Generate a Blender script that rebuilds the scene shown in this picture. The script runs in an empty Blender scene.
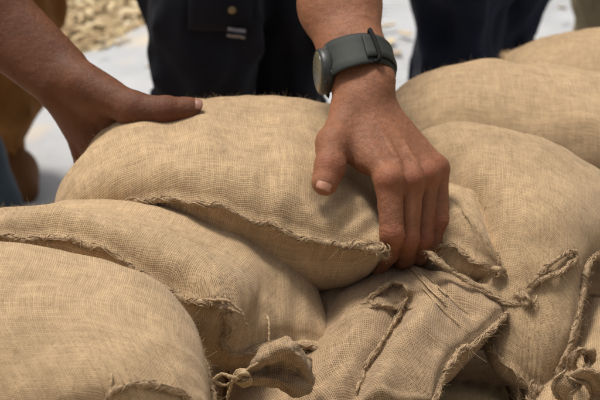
import bpy, math, random
import numpy as np
from mathutils import Vector

random.seed(7)
rng = np.random.default_rng(7)
SC = bpy.context.scene
COL = SC.collection

# ------------------------------------------------------------------ camera
PITCH = math.radians(28.0)
DIST = 1.70
TGT = np.array([0.0, 0.0, 0.62])
FW = np.array([0.0, math.cos(PITCH), -math.sin(PITCH)])
UP = np.array([0.0, math.sin(PITCH), math.cos(PITCH)])
RT = np.array([1.0, 0.0, 0.0])
CAM = TGT - FW * DIST
TH = 0.1706
cam_d = bpy.data.cameras.new('camera')
cam_d.sensor_width = 36.0
cam_d.lens = 18.0 / TH
cam_d.clip_start = 0.05
cam_d.clip_end = 600.0
cam_d.dof.use_dof = True
cam_d.dof.focus_distance = 1.54
cam_d.dof.aperture_fstop = 11.0
cam_o = bpy.data.objects.new('camera', cam_d)
cam_o.location = CAM
cam_o.rotation_euler = (math.pi / 2 - PITCH, 0, 0)
COL.objects.link(cam_o)
SC.camera = cam_o

# ------------------------------------------------------------------ sky, sun, exposure
SUN_EL, SUN_AZ = math.radians(67), math.radians(-42)     # azimuth from +Y towards +X
world = bpy.data.worlds.new('World')
SC.world = world
world.use_nodes = True
wn = world.node_tree
wn.nodes.clear()
sky = wn.nodes.new('ShaderNodeTexSky')
sky.sky_type = 'NISHITA'
sky.sun_disc = False
sky.sun_elevation = SUN_EL
sky.sun_rotation = SUN_AZ
sky.air_density = 1.0
sky.dust_density = 6.0
sky.ozone_density = 1.0
hs = wn.nodes.new('ShaderNodeHueSaturation')
hs.inputs['Saturation'].default_value = 0.22      # an even, nearly grey overcast sky
bg = wn.nodes.new('ShaderNodeBackground')
bg.inputs['Strength'].default_value = 0.056
wo = wn.nodes.new('ShaderNodeOutputWorld')
wn.links.new(sky.outputs[0], hs.inputs['Color'])
wn.links.new(hs.outputs[0], bg.inputs['Color'])
wn.links.new(bg.outputs[0], wo.inputs['Surface'])
sun_d = bpy.data.lights.new('sun', 'SUN')
sun_d.energy = 1.5
sun_d.angle = math.radians(14)
sun_d.color = (1.0, 0.95, 0.87)
sun_o = bpy.data.objects.new('sun', sun_d)
sd = Vector((math.sin(SUN_AZ) * math.cos(SUN_EL), math.cos(SUN_AZ) * math.cos(SUN_EL), math.sin(SUN_EL)))
sun_o.rotation_euler = sd.to_track_quat('Z', 'Y').to_euler()
sun_o.location = (0, 0, 6)
COL.objects.link(sun_o)
SC.view_settings.view_transform = 'Standard'
SC.view_settings.look = 'None'
SC.view_settings.exposure = 1.08
SC.view_settings.gamma = 1.0

# ------------------------------------------------------------------ helpers
def W(px, py, Y):
    """world point seen at photo pixel (px, py) standing at depth plane y = Y"""
    d = FW + RT * ((px - 300) / 300 * TH) + UP * ((200 - py) / 300 * TH)
    return CAM + d * ((Y - CAM[1]) / d[1])

def V(px, py, D):
    """world point at photo pixel, D metres behind the focus plane"""
    d = FW + RT * ((px - 300) / 300 * TH) + UP * ((200 - py) / 300 * TH)
    return CAM + d * (DIST + D)

def link_mesh(name, verts, faces, mat=None, parent=None, smooth=True, uv=None, attrs=None):
    me = bpy.data.meshes.new(name)
    me.from_pydata([tuple(map(float, v)) for v in verts], [], [tuple(map(int, f)) for f in faces])
    if smooth:
        me.polygons.foreach_set('use_smooth', np.ones(len(me.polygons), dtype=bool))
    if uv is not None:
        l = me.uv_layers.new(name='UVMap')
        li = np.zeros(len(me.loops), dtype=np.int32)
        me.loops.foreach_get('vertex_index', li)
        l.data.foreach_set('uv', np.asarray(uv, dtype=np.float32)[li].ravel())
    if attrs:
        for k, a in attrs.items():
            at = me.attributes.new(k, 'FLOAT', 'POINT')
            at.data.foreach_set('value', np.asarray(a, dtype=np.float32))
    if mat:
        me.materials.append(mat)
    me.update()
    o = bpy.data.objects.new(name, me)
    COL.objects.link(o)
    if parent is not None:
        o.parent = parent
        o.matrix_parent_inverse = parent.matrix_world.inverted()
    return o

def thing(name, label, cat, loc=(0, 0, 0), group=None):
    o = bpy.data.objects.new(name, None)
    o.empty_display_size = 0.05
    COL.objects.link(o)
    o.location = tuple(map(float, loc))
    o['label'] = label
    o['category'] = cat
    if group:
        o['group'] = group
    bpy.context.view_layer.update()
    return o

_vn = {}
def vnoise(p, seed=0):
    """smooth value noise, p: (N,3) -> (N,) in -1..1"""
    if seed not in _vn:
        _vn[seed] = np.random.default_rng(1000 + seed).uniform(-1, 1, (32, 32, 32)).astype(np.float32)
    T = _vn[seed]
    p = np.asarray(p)
    i = np.floor(p).astype(int)
    f = p - i
    f = f * f * (3 - 2 * f)
    i0 = i % 32
    i1 = (i + 1) % 32
    x0, y0, z0 = i0.T
    x1, y1, z1 = i1.T
    fx, fy, fz = f.T
    c = lambda a, b, t: a + (b - a) * t
    return c(c(c(T[x0, y0, z0], T[x1, y0, z0], fx), c(T[x0, y1, z0], T[x1, y1, z0], fx), fy),
             c(c(T[x0, y0, z1], T[x1, y0, z1], fx), c(T[x0, y1, z1], T[x1, y1, z1], fx), fy), fz)

def fbm(p, seed=0, oct=3):
    s = 0
    a = 1.0
    for k in range(oct):
        s = s + a * vnoise(p * (2.03 ** k) + 7.3 * k, seed)
        a *= 0.5
    return s

def cr_matrix(n, ts):
    """interpolation weights of a Catmull-Rom spline through n points at parameters ts in 0..1"""
    M = np.zeros((len(ts), n + 2))
    x = np.clip(ts, 0, 1) * (n - 1)
    k = np.minimum(np.floor(x).astype(int), n - 2)
    f = x - k
    w = [-.5 * f ** 3 + f ** 2 - .5 * f, 1.5 * f ** 3 - 2.5 * f ** 2 + 1, -1.5 * f ** 3 + 2 * f ** 2 + .5 * f, .5 * f ** 3 - .5 * f ** 2]
    for j in range(4):
        M[np.arange(len(ts)), k + j] += w[j]
    R = M[:, 1:n + 1].copy()
    R[:, 0] += 2 * M[:, 0]
    R[:, 1] -= M[:, 0]
    R[:, n - 1] += 2 * M[:, n + 1]
    R[:, n - 2] -= M[:, n + 1]
    return R

def spline(pts, n):
    pts = np.asarray(pts, float)
    return cr_matrix(len(pts), np.linspace(0, 1, n)) @ pts

def resample(path, step):
    path = np.asarray(path, float)
    d = np.r_[0, np.cumsum(np.linalg.norm(np.diff(path, axis=0), axis=1))]
    n = max(3, int(d[-1] / step) + 1)
    t = np.linspace(0, d[-1], n)
    return np.stack([np.interp(t, d, path[:, k]) for k in range(3)], 1), t

def norm(v):
    return v / np.maximum(np.linalg.norm(v, axis=-1, keepdims=True), 1e-9)

def frames(path):
    T = norm(np.gradient(path, axis=0))
    n = np.cross(T[0], [0.31, 0.2, 0.9])
    n = n / np.linalg.norm(n)
    N = np.zeros_like(path)
    for i in range(len(path)):
        n = n - T[i] * (n @ T[i])
        n = n / max(np.linalg.norm(n), 1e-9)
        N[i] = n
    return T, N, np.cross(T, N)

def tube(path, rad, ring=8, seed=0, lump=0.0, pitch=0.0, closed=False, helix=0.0):
    """verts, faces, uv of a tube; rad scalar or array"""
    n = len(path)
    T, N, B = frames(path)
    th = np.linspace(0, 2 * np.pi, ring, endpoint=False)
    s = np.r_[0, np.cumsum(np.linalg.norm(np.diff(path, axis=0), axis=1))]
    r = np.ones((n, ring)) * np.asarray(rad).reshape(-1, 1)
    if pitch:
        r = r * (1 + helix * np.sin(th[None] + 2 * np.pi * s[:, None] / pitch + 2.5 * vnoise(np.c_[s * 60, s * 0, s * 0], seed)[:, None]))
    v = path[:, None] + r[..., None] * (np.cos(th)[None, :, None] * N[:, None] + np.sin(th)[None, :, None] * B[:, None])
    if lump:
        q = v.reshape(-1, 3)
        k = 1 + lump * fbm(q * 230, seed, 2).reshape(n, ring)
        v = path[:, None] + (v - path[:, None]) * k[..., None]
    v = v.reshape(-1, 3)
    idx = np.arange(n * ring).reshape(n, ring)
    a = idx[:-1]
    b = idx[1:]
    f = np.stack([a, b, np.roll(b, -1, 1), np.roll(a, -1, 1)], -1).reshape(-1, 4).tolist()
    f.append(list(idx[0]))
    f.append(list(idx[-1][::-1]))
    uv = np.stack([np.repeat(s, ring), np.tile(th * 0.004, n)], 1)
    return v, f, uv

class Acc:
    def __init__(self):
        self.v, self.f, self.u, self.n = [], [], [], 0
    def add(self, v, f, uv=None):
        self.v.append(np.asarray(v, float))
        self.f += [[i + self.n for i in q] for q in f]
        self.u.append(np.zeros((len(v), 2)) if uv is None else uv)
        self.n += len(v)
    def link(self, name, mat, parent=None, smooth=True):
        return link_mesh(name, np.vstack(self.v), self.f, mat, parent, smooth, np.vstack(self.u))

def fibres(P, Nn, length, rad, seed, spread=0.9, seg=4):
    """thin curved three-sided fibres rooted at P leaving along Nn"""
    r = np.random.default_rng(seed)
    m = len(P)
    d = norm(Nn + spread * r.normal(size=(m, 3)))
    c = r.normal(size=(m, 3)) * 0.9
    c -= d * (c * d).sum(1, keepdims=True)
    c2 = r.normal(size=(m, 3)) * 0.5
    L = length * r.uniform(0.35, 1.25, (m, 1))
    t = np.linspace(0, 1, seg)
    path = P[:, None] + L[:, None] * (t[None, :, None] * d[:, None] + (t ** 2)[None, :, None] * c[:, None] * 0.6 + (t ** 3)[None, :, None] * c2[:, None])
    a = norm(np.cross(d, r.normal(size=(m, 3))))
    b = np.cross(d, a)
    R = rad * (1 - 0.55 * t)[None, :, None, None] * r.uniform(.6, 1.3, (m, 1, 1, 1))
    th = np.array([0, 2.094, 4.189])
    ring = np.cos(th)[None, None, :, None] * a[:, None, None] + np.sin(th)[None, None, :, None] * b[:, None, None]
    v = (path[:, :, None] + R * ring).reshape(-1, 3)
    base = (np.arange(m) * seg * 3)[:, None, None]
    k = np.arange(seg - 1)[None, :, None] * 3
    j = np.arange(3)[None, None]
    j2 = (j + 1) % 3
    f = np.stack(np.broadcast_arrays(base + k + j, base + k + j2, base + k + 3 + j2, base + k + 3 + j), -1).reshape(-1, 4)
    return v, f.tolist()

# ------------------------------------------------------------------ materials
class NT:
    def __init__(self, name):
        self.m = bpy.data.materials.new(name)
        self.m.use_nodes = True
        self.t = self.m.node_tree
        self.b = self.t.nodes['Principled BSDF']
    def n(self, typ, **kw):
        nd = self.t.nodes.new('ShaderNode' + typ)
        for k, v in kw.items():
            setattr(nd, k, v)
        return nd
    def set(self, sock, val):
        if hasattr(val, 'is_output'):
            self.t.links.new(val, sock)
        else:
            sock.default_value = val
    def math(self, op, a, b=None, c=None):
        nd = self.n('Math', operation=op)
        self.set(nd.inputs[0], a)
        if b is not None:
            self.set(nd.inputs[1], b)
        if c is not None:
            self.set(nd.inputs[2], c)
        return nd.outputs[0]
    def noise(self, vec, scale, detail=3, rough=0.5, dim='3D'):
        nd = self.n('TexNoise', noise_dimensions=dim)
        self.set(nd.inputs['Vector'], vec)
        nd.inputs['Scale'].default_value = scale
        nd.inputs['Detail'].default_value = detail
        nd.inputs['Roughness'].default_value = rough
        return nd
    def ramp(self, fac, stops):
        nd = self.n('ValToRGB')
        self.set(nd.inputs[0], fac)
        e = nd.color_ramp.elements
        while len(e) < len(stops):
            e.new(0.5)
        for k, (p, c) in enumerate(stops):
            e[k].position = p
            e[k].color = (*c, 1) if len(c) == 3 else c
        return nd.outputs[0]
    def mix(self, fac, a, b, mode='MIX'):
        nd = self.n('Mix', data_type='RGBA', blend_type=mode)
        self.set(nd.inputs[0], fac)
        self.set(nd.inputs[6], a if hasattr(a, 'is_output') else (*a, 1))
        self.set(nd.inputs[7], b if hasattr(b, 'is_output') else (*b, 1))
        return nd.outputs[2]
    def bump(self, h, strength, dist, normal=None):
        nd = self.n('Bump')
        self.set(nd.inputs['Height'], h)
        nd.inputs['Strength'].default_value = strength
        nd.inputs['Distance'].default_value = dist
        if normal is not None:
            self.t.links.new(normal, nd.inputs['Normal'])
        return nd.outputs[0]

def g3(v):
    return (v, v, v)

def burlap(name, base, gap, pitch=0.00175, open_=0.0, seed=0.0):
    N = NT(name)
    tc = N.n('TexCoord')
    uv = tc.outputs['UV']
    ob = tc.outputs['Object']
    # crooked threads
    wob = N.noise(uv, 38, 2)
    sc = N.n('VectorMath', operation='SCALE')
    N.t.links.new(wob.outputs['Color'], sc.inputs[0])
    sc.inputs['Scale'].default_value = 0.0024
    ad = N.n('VectorMath', operation='ADD')
    N.t.links.new(uv, ad.inputs[0])
    N.t.links.new(sc.outputs[0], ad.inputs[1])
    sep = N.n('SeparateXYZ')
    N.t.links.new(ad.outputs[0], sep.inputs[0])
    a = N.math('DIVIDE', sep.outputs[0], pitch)
    b = N.math('DIVIDE', sep.outputs[1], pitch * 1.06)
    fa = N.math('FLOOR', a)
    fb = N.math('FLOOR', b)
    pi = math.pi
    def thread(x, fx, y, sign, key):
        cx = N.n('CombineXYZ')
        N.set(cx.inputs[0], fx)
        N.set(cx.inputs[1], N.math('MULTIPLY', y, 0.045))
        cx.inputs[2].default_value = key + seed
        nz = N.noise(cx.outputs[0], 1.0, 2, 0.6)
        var = nz.outputs['Fac']
        prof = N.math('ABSOLUTE', N.math('SINE', N.math('MULTIPLY', x, pi)))
        thick = N.math('MULTIPLY_ADD', var, 0.9, -0.50 - open_)
        prof = N.math('POWER', N.math('MAXIMUM', N.math('ADD', prof, thick), 0.0), 0.85)
        und = N.math('SINE', N.math('MULTIPLY', N.math('ADD', y, fx), pi))
        return N.math('MULTIPLY', prof, N.math('MULTIPLY_ADD', und, 0.32 * sign, 0.68)), var
    hw, va = thread(a, fa, b, 1.0, 3.1)
    hf, vb = thread(b, fb, a, -1.0, 9.7)
    h = N.math('MAXIMUM', hw, hf)
    isw = N.math('GREATER_THAN', hw, hf)
    var = N.math('ADD', N.math('MULTIPLY', isw, va), N.math('MULTIPLY', N.math('SUBTRACT', 1.0, isw), vb))
    big = N.noise(ob, 9, 3).outputs['Fac']
    mid = N.noise(ob, 70, 3, 0.65).outputs['Fac']
    fine = N.noise(ob, 1500, 2).outputs['Fac']
    col = N.ramp(h, [(0.16, gap), (0.70, base)])
    lig = tuple(min(1, c * 1.16) for c in base)
    drk = tuple(c * 0.80 for c in base)
    thr = N.ramp(var, [(0.28, drk), (0.5, base), (0.75, lig)])
    col = N.mix(N.ramp(h, [(0.20, g3(0)), (0.62, g3(1))]), col, thr)
    col = N.mix(0.55, col, N.ramp(big, [(0.3, g3(0.80)), (0.7, g3(1.14))]), 'MULTIPLY')
    col = N.mix(0.55, col, N.ramp(mid, [(0.28, g3(0.72)), (0.7, g3(1.18))]), 'MULTIPLY')
    col = N.mix(0.45, col, N.ramp(fine, [(0.25, g3(0.6)), (0.75, g3(1.3))]), 'MULTIPLY')
    inf = N.n('ObjectInfo').outputs['Random']
    tone = N.ramp(inf, [(0.0, (0.90, 0.885, 0.86)), (0.5, (1.0, 0.99, 0.97)), (1.0, (1.07, 1.06, 1.05))])
    col = N.mix(1.0, col, tone, 'MULTIPLY')
    st = N.noise(ob, 5.5, 4, 0.6).outputs['Fac']
    col = N.mix(N.ramp(st, [(0.56, g3(0)), (0.72, g3(0.35))]), col, tuple(c * 0.55 for c in base))
    # dark flecks of jute bark
    fl = N.noise(ob, 330, 1).outputs['Fac']
    col = N.mix(N.ramp(fl, [(0.735, g3(0)), (0.775, g3(0.55))]), col, tuple(c * 0.4 for c in base))
    N.set(N.b.inputs['Base Color'], col)
    N.b.inputs['Roughness'].default_value = 0.95
    N.b.inputs['Specular IOR Level'].default_value = 0.12
    N.b.inputs['Sheen Weight'].default_value = 0.10
    N.b.inputs['Sheen Roughness'].default_value = 0.6
    b1 = N.bump(mid, 0.35, 0.0022)
    b2 = N.bump(N.math('MULTIPLY_ADD', fine, 0.35, h), 0.5, 0.0007, b1)
    N.set(N.b.inputs['Normal'], b2)
    return N.m

BASE = (0.475, 0.332, 0.192)
GAP = (0.13, 0.08, 0.037)
M_BUR = burlap('burlap', BASE, GAP)
M_BUR2 = burlap('burlap_open_shaded', (0.375, 0.258, 0.152), (0.085, 0.053, 0.026), 0.0020, 0.10, 4.0)  # open grey-brown weave, base also darkened for the shade below the hand
M_BUR3 = burlap('burlap_olive', (0.37, 0.275, 0.135), (0.14, 0.09, 0.042), 0.0019, -0.05, 8.0)

def fibre_mat(name, c1, c2):
    N = NT(name)
    ob = N.n('TexCoord').outputs['Object']
    nz = N.noise(ob, 420, 3, 0.7).outputs['Fac']
    N.set(N.b.inputs['Base Color'], N.ramp(nz, [(0.3, c1), (0.7, c2)]))
    N.b.inputs['Roughness'].default_value = 0.9
    N.b.inputs['Specular IOR Level'].default_value = 0.15
    N.set(N.b.inputs['Normal'], N.bump(N.noise(ob, 900, 3, 0.7).outputs['Fac'], 0.9, 0.0012))
    return N.m

M_LIP = fibre_mat('jute_hem', (0.33, 0.225, 0.13), (0.53, 0.38, 0.235))
M_FIB = fibre_mat('jute_fibre', (0.42, 0.30, 0.17), (0.62, 0.46, 0.28))
M_STR = fibre_mat('jute_string', (0.36, 0.25, 0.135), (0.58, 0.43, 0.26))

def cloth_mat(name, c, scale=500, var=0.25, rough=0.9, sheen=0.0):
    N = NT(name)
    ob = N.n('TexCoord').outputs['Object']
    nz = N.noise(ob, 14, 4, 0.6).outputs['Fac']
    lo = tuple(x * (1 - var) for x in c)
    hi = tuple(x * (1 + var) for x in c)
    N.set(N.b.inputs['Base Color'], N.ramp(nz, [(0.3, lo), (0.7, hi)]))
    N.b.inputs['Roughness'].default_value = rough
    N.b.inputs['Specular IOR Level'].default_value = 0.2
    N.b.inputs['Sheen Weight'].default_value = sheen
    N.set(N.b.inputs['Normal'], N.bump(N.noise(ob, scale, 2).outputs['Fac'], 0.3, 0.001))
    return N.m

M_NAVY = cloth_mat('navy_twill', (0.011, 0.0125, 0.021), sheen=0.02)
M_NAVY2 = cloth_mat('navy_cotton', (0.013, 0.017, 0.033), sheen=0.02)
M_BROWN = cloth_mat('brown_duck_cloth', (0.29, 0.125, 0.034))
M_KHAKI = cloth_mat('khaki_cotton', (0.25, 0.20, 0.125))
M_SHIRT = cloth_mat('dark_green_shirt', (0.018, 0.035, 0.025))
M_SHIRTB = cloth_mat('navy_shirt', (0.012, 0.014, 0.022))
M_BOOT = cloth_mat('brown_boot_leather', (0.20, 0.085, 0.03), rough=0.6)
M_BOOTD = cloth_mat('dark_boot_leather', (0.02, 0.018, 0.016), rough=0.5)
M_BOOTB = cloth_mat('blue_grey_shoe', (0.075, 0.10, 0.125), rough=0.7)

def plain(name, c, rough, metal=0.0, spec=0.5, bump=0.0, scale=800):
    N = NT(name)
    ob = N.n('TexCoord').outputs['Object']
    nz = N.noise(ob, scale * 0.3, 3, 0.6).outputs['Fac']
    N.set(N.b.inputs['Base Color'], N.ramp(nz, [(0.3, tuple(x * .8 for x in c)), (0.7, tuple(min(1, x * 1.2) for x in c))]))
    N.set(N.b.inputs['Roughness'], N.math('MULTIPLY_ADD', nz, 0.2, rough - 0.1))
    N.b.inputs['Metallic'].default_value = metal
    N.b.inputs['Specular IOR Level'].default_value = spec
    if bump:
        N.set(N.b.inputs['Normal'], N.bump(N.noise(ob, scale, 3).outputs['Fac'], bump, 0.0008))
    return N.m

M_STRAP = plain('grey_nylon_strap', (0.019, 0.022, 0.018), 0.65, 0, 0.4, 0.5, 1500)
M_CASE = plain('dark_resin_case', (0.030, 0.032, 0.030), 0.45)
M_FACE = plain('olive_watch_face', (0.11, 0.105, 0.07), 0.25)
M_LOOP = plain('black_rubber', (0.008, 0.008, 0.008), 0.8, 0, 0.2)
M_BRASS = plain('brass_button', (0.30, 0.22, 0.11), 0.5, 0.6)
M_TAG = plain('white_label', (0.33, 0.31, 0.34), 0.9)

def skin(name, c, red, dark, seed=0.0):
    N = NT(name)
    ob = N.n('TexCoord').outputs['Object']
    kn = N.n('Attribute', attribute_name='knuckle').outputs['Fac']
    pal = N.n('Attribute', attribute_name='tip').outputs['Fac']
    n1 = N.noise(ob, 38, 4, 0.6).outputs['Fac']
    n2 = N.noise(ob, 260, 3, 0.65).outputs['Fac']
    col = N.ramp(n1, [(0.30, tuple(x * .84 for x in c)), (0.70, tuple(x * 1.14 for x in c))])
    col = N.mix(N.math('MULTIPLY', kn, 0.65), col, red)
    col = N.mix(N.math('MULTIPLY', pal, 0.7), col, tuple(min(1, x * y) for x, y in zip(c, (1.35, 1.45, 1.55))))
    col = N.mix(0.6, col, N.ramp(n2, [(0.3, g3(0.72)), (0.7, g3(1.16))]), 'MULTIPLY')
    sp = N.noise(ob, 120, 1).outputs['Fac']
    col = N.mix(N.ramp(sp, [(0.70, g3(0)), (0.76, g3(0.5))]), col, dark)
    N.set(N.b.inputs['Base Color'], col)
    N.set(N.b.inputs['Roughness'], N.math('MULTIPLY_ADD', n2, 0.2, 0.46))
    N.b.inputs['Specular IOR Level'].default_value = 0.26
    N.b.inputs['Subsurface Weight'].default_value = 0.25
    N.b.inputs['Subsurface Radius'].default_value = (1.0, 0.35, 0.2)
    N.b.inputs['Subsurface Scale'].default_value = 0.004
    vo = N.n('TexVoronoi', feature='DISTANCE_TO_EDGE')
    N.set(vo.inputs['Vector'], ob)
    vo.inputs['Scale'].default_value = 620
    hgt = N.math('MULTIPLY_ADD', N.math('MINIMUM', vo.outputs['Distance'], 0.12), 2.5, n2)
    b1 = N.bump(hgt, 0.65, 0.0009)
    # crosswise knuckle creases
    cr = N.n('Attribute', attribute_name='crease').outputs['Fac']
    b2 = N.bump(cr, 0.22, 0.0008, b1)
    N.set(N.b.inputs['Normal'], b2)
    return N.m

M_SKIN = skin('tan_skin', (0.272, 0.112, 0.056), (0.285, 0.088, 0.046), (0.18, 0.07, 0.034))
M_SKIN_D = skin('brown_skin', (0.138, 0.051, 0.023), (0.142, 0.045, 0.021), (0.09, 0.034, 0.017))
M_NAIL = plain('fingernail', (0.40, 0.185, 0.115), 0.35)
M_NAIL_D = plain('fingernail_pink', (0.30, 0.145, 0.10), 0.4)

# ------------------------------------------------------------------ setting: ground, straw, sheet
def ground_mat():
    N = NT('straw_ground')
    ob = N.n('TexCoord').outputs['Object']
    a = N.noise(ob, 34, 5, 0.7).outputs['Fac']
    b = N.noise(ob, 3, 3, 0.5).outputs['Fac']
    col = N.ramp(a, [(0.28, (0.19, 0.13, 0.065)), (0.5, (0.40, 0.30, 0.17)), (0.72, (0.60, 0.48, 0.30))])
    col = N.mix(0.6, col, N.ramp(b, [(0.3, (0.82, 0.80, 0.75)), (0.7, (1.1, 1.1, 1.0))]), 'MULTIPLY')
    N.set(N.b.inputs['Base Color'], col)
    N.b.inputs['Roughness'].default_value = 0.95
    N.set(N.b.inputs['Normal'], N.bump(a, 0.8, 0.02))
    return N.m
gd = 150.0
g = link_mesh('ground', [(-gd, -gd, 0), (gd, -gd, 0), (gd, gd, 0), (-gd, gd, 0)], [(0, 1, 2, 3)], ground_mat(), smooth=False)
g['kind'] = 'structure'

def chips():
    n = 26000
    r = np.random.default_rng(3)
    x = r.uniform(-2.2, 1.6, n)
    y = r.uniform(1.5, 5.2, n)
    keep = (y - 1.79) > 0.889 * (x + 0.41) - 0.02          # off the white sheet ...
    keep |= r.random(n) < 0.02                             # ... but a few scraps on it
    x, y = x[keep], y[keep]
    n = len(x)
    ang = r.uniform(0, np.pi, n)
    L = r.uniform(0.006, 0.022, n)
    w = r.uniform(0.002, 0.008, n)
    h = r.uniform(0.001, 0.004, n)
    on = ~((y - 1.79) > 0.889 * (x + 0.41) - 0.02)
    z = np.where(on, r.uniform(0.03, 0.045, n), r.uniform(0.001, 0.016, n))
    tilt = r.normal(0, 0.22, n)
    base = np.array([(-1, -1, 0), (1, -1, 0), (1, 1, 0), (-1, 1, 0), (-.8, -.7, 1), (.8, -.6, 1), (.85, .7, 1), (-.8, .75, 1)], float)
    ll = base[None, :, 0] * L[:, None]
    ww = base[None, :, 1] * w[:, None]
    hh = base[None, :, 2] * h[:, None] + z[:, None] + ll * tilt[:, None] + np.abs(tilt * L)[:, None]
    c, s = np.cos(ang)[:, None], np.sin(ang)[:, None]
    v = np.stack([x[:, None] + ll * c - ww * s, y[:, None] + ll * s + ww * c, hh], -1).reshape(-1, 3)
    q = np.array([(4, 5, 6, 7), (0, 1, 5, 4), (1, 2, 6, 5), (2, 3, 7, 6), (3, 0, 4, 7)])
    f = (q[None] + 8 * np.arange(n)[:, None, None]).reshape(-1, 4)
    N = NT('straw_chip')
    at = N.n('Attribute', attribute_name='tone').outputs['Fac']
    N.set(N.b.inputs['Base Color'], N.ramp(at, [(0.0, (0.30, 0.20, 0.10)), (0.35, (0.50, 0.37, 0.21)), (0.7, (0.62, 0.49, 0.29)), (1.0, (0.74, 0.64, 0.46))]))
    N.b.inputs['Roughness'].default_value = 0.9
    o = link_mesh('straw_litter', v, f, N.m, smooth=False, attrs={'tone': np.repeat(r.random(n), 8)})
    o['kind'] = 'stuff'
    o['label'] = 'pale yellow straw and wood chips strewn over the ground'
    o['category'] = 'straw'
chips()

def sheet():
    # edge line runs through (-0.41, 1.79) with slope 0.889
    nx, ny = 90, 90
    s = np.linspace(0, 1, nx)
    t = np.linspace(0, 1, ny)
    S, T = np.meshgrid(s, t)
    d1 = np.array([0.747, 0.664])
    d2 = np.array([0.664, -0.747])
    o0 = np.array([-1.3, 1.0])
    P = o0 + S[..., None] * d1 * 5.5 + T[..., None] * d2 * 2.6
    q = np.stack([P[..., 0], P[..., 1], P[..., 0] * 0], -1).reshape(-1, 3)
    z = 0.026 + 0.018 * fbm(q * 5, 11, 4) + 0.012 * np.maximum(0, fbm(q * np.array([9, 3, 1]), 12, 2)) ** 2
    q[:, 2] = np.maximum(z, 0.006)
    q[:, :2] += 0.02 * np.stack([fbm(q * 3, 13, 2), fbm(q * 3, 14, 2)], 1)
    idx = np.arange(nx * ny).reshape(ny, nx)
    f = np.stack([idx[:-1, :-1], idx[1:, :-1], idx[1:, 1:], idx[:-1, 1:]], -1).reshape(-1, 4)
    N = NT('white_plastic_sheet')
    ob = N.n('TexCoord').outputs['Object']
    a = N.noise(ob, 7, 4, 0.6).outputs['Fac']
    b = N.noise(ob, 4.5, 2, 0.5).outputs['Fac']
    col = N.ramp(a, [(0.3, (0.33, 0.335, 0.345)), (0.7, (0.45, 0.455, 0.465))])
    col = N.mix(N.ramp(b, [(0.60, g3(0)), (0.70, g3(0.55))]), col, (0.60, 0.46, 0.28))
    N.set(N.b.inputs['Base Color'], col)
    N.b.inputs['Roughness'].default_value = 0.6
    o = link_mesh('ground_sheet', q, f, N.m)
    o['label'] = 'crumpled white plastic sheet spread on the ground behind the sandbags'
    o['category'] = 'sheet'
sheet()

# ------------------------------------------------------------------ sandbags
def bag_grid(net, ht, hb, n=(96, 72), fl=0.035, ex=0.5, seed=0, lump=0.006, pleat=0.0025, upmix=0.5, extra=None, sq=2.4, exb=None):
    """pillow around a mid-surface net[t][s] of world points; returns top grid, bottom grid, uvs"""
    net = np.asarray(net, float)
    nt, ns = net.shape[:2]
    def samp(m):
        x = np.linspace(0, 1, m)
        return 0.45 * x + 0.55 * (0.5 - 0.5 * np.cos(np.pi * x))
    s, t = samp(n[0]), samp(n[1])
    A, B = cr_matrix(ns, s), cr_matrix(nt, t)
    M = np.einsum('ti,ijk,sj->tsk', B, net, A)
    ds = np.gradient(M, axis=1)
    dt = np.gradient(M, axis=0)
    N = norm(np.cross(ds, dt))
    N = np.where(N[..., 2:3] < 0, -N, N)
    Nt = norm(N * (1 - upmix) + np.array([0, 0, 1.0]) * upmix)
    S, T = np.meshgrid(s, t)
    X = np.minimum(np.abs(2 * S - 1) / (1 - fl), 1)
    Y = np.minimum(np.abs(2 * T - 1) / (1 - fl), 1)
    f = ((1 - X ** sq) * (1 - Y ** sq)) ** ex
    fb = f if exb is None else ((1 - X ** sq) * (1 - Y ** sq)) ** exb
    # pleats fan in from the seams
    eS, eT = 1 - np.abs(2 * S - 1), 1 - np.abs(2 * T - 1)
    flat = M.reshape(-1, 3)
    shp = S.shape
    ph = 1.6 * vnoise(flat * 11, seed).reshape(shp)
    pl = (np.exp(-eT / 0.28) * np.sin(S * 62 + ph * 3) + np.exp(-eS / 0.28) * np.sin(T * 48 + ph * 3 + 1)) * np.minimum(1, np.minimum(eS, eT) * 12 + 0.25)
    pl = pl * (0.4 + 0.6 * np.clip(0.5 + vnoise(flat * 16, seed + 1).reshape(shp), 0, 1))
    lum = fbm(flat * 13 + seed, seed + 2, 3).reshape(shp)
    edge = np.minimum(1, np.minimum(eS, eT) * 9)
    wav = 0.004 * fbm(flat * 30, seed + 3, 2).reshape(shp) * (1 - edge)
    Tp = M + Nt * (ht * f + lump * lum * edge * 1.1 + pleat * pl + 0.0006 * edge)[..., None] + Nt * wav[..., None]
    lum2 = fbm(flat * 13 + seed + 40, seed + 2, 3).reshape(shp)
    Bp = M - Nt * (hb * fb + lump * lum2 * edge * 0.8 - pleat * pl * 0.5 + 0.0006 * edge)[..., None] + Nt * wav[..., None]
    UVG = (M + Nt * (ht * f)[..., None], M - Nt * (hb * fb)[..., None])
    Bp[0], Bp[-1], Bp[:, 0], Bp[:, -1] = Tp[0], Tp[-1], Tp[:, 0], Tp[:, -1]
    return Tp, Bp, UVG

def arc_uv(G):
    du = np.linalg.norm(np.diff(G, axis=1), axis=2)
    u = np.concatenate([np.zeros((G.shape[0], 1)), np.cumsum(du, 1)], 1)
    u = u - u[:, G.shape[1] // 2:G.shape[1] // 2 + 1]
    dv = np.linalg.norm(np.diff(G, axis=0), axis=2)
    v = np.concatenate([np.zeros((1, G.shape[1])), np.cumsum(dv, 0)], 0)
    v = v - v[G.shape[0] // 2:G.shape[0] // 2 + 1]
    return np.stack([u, v], -1)

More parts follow.
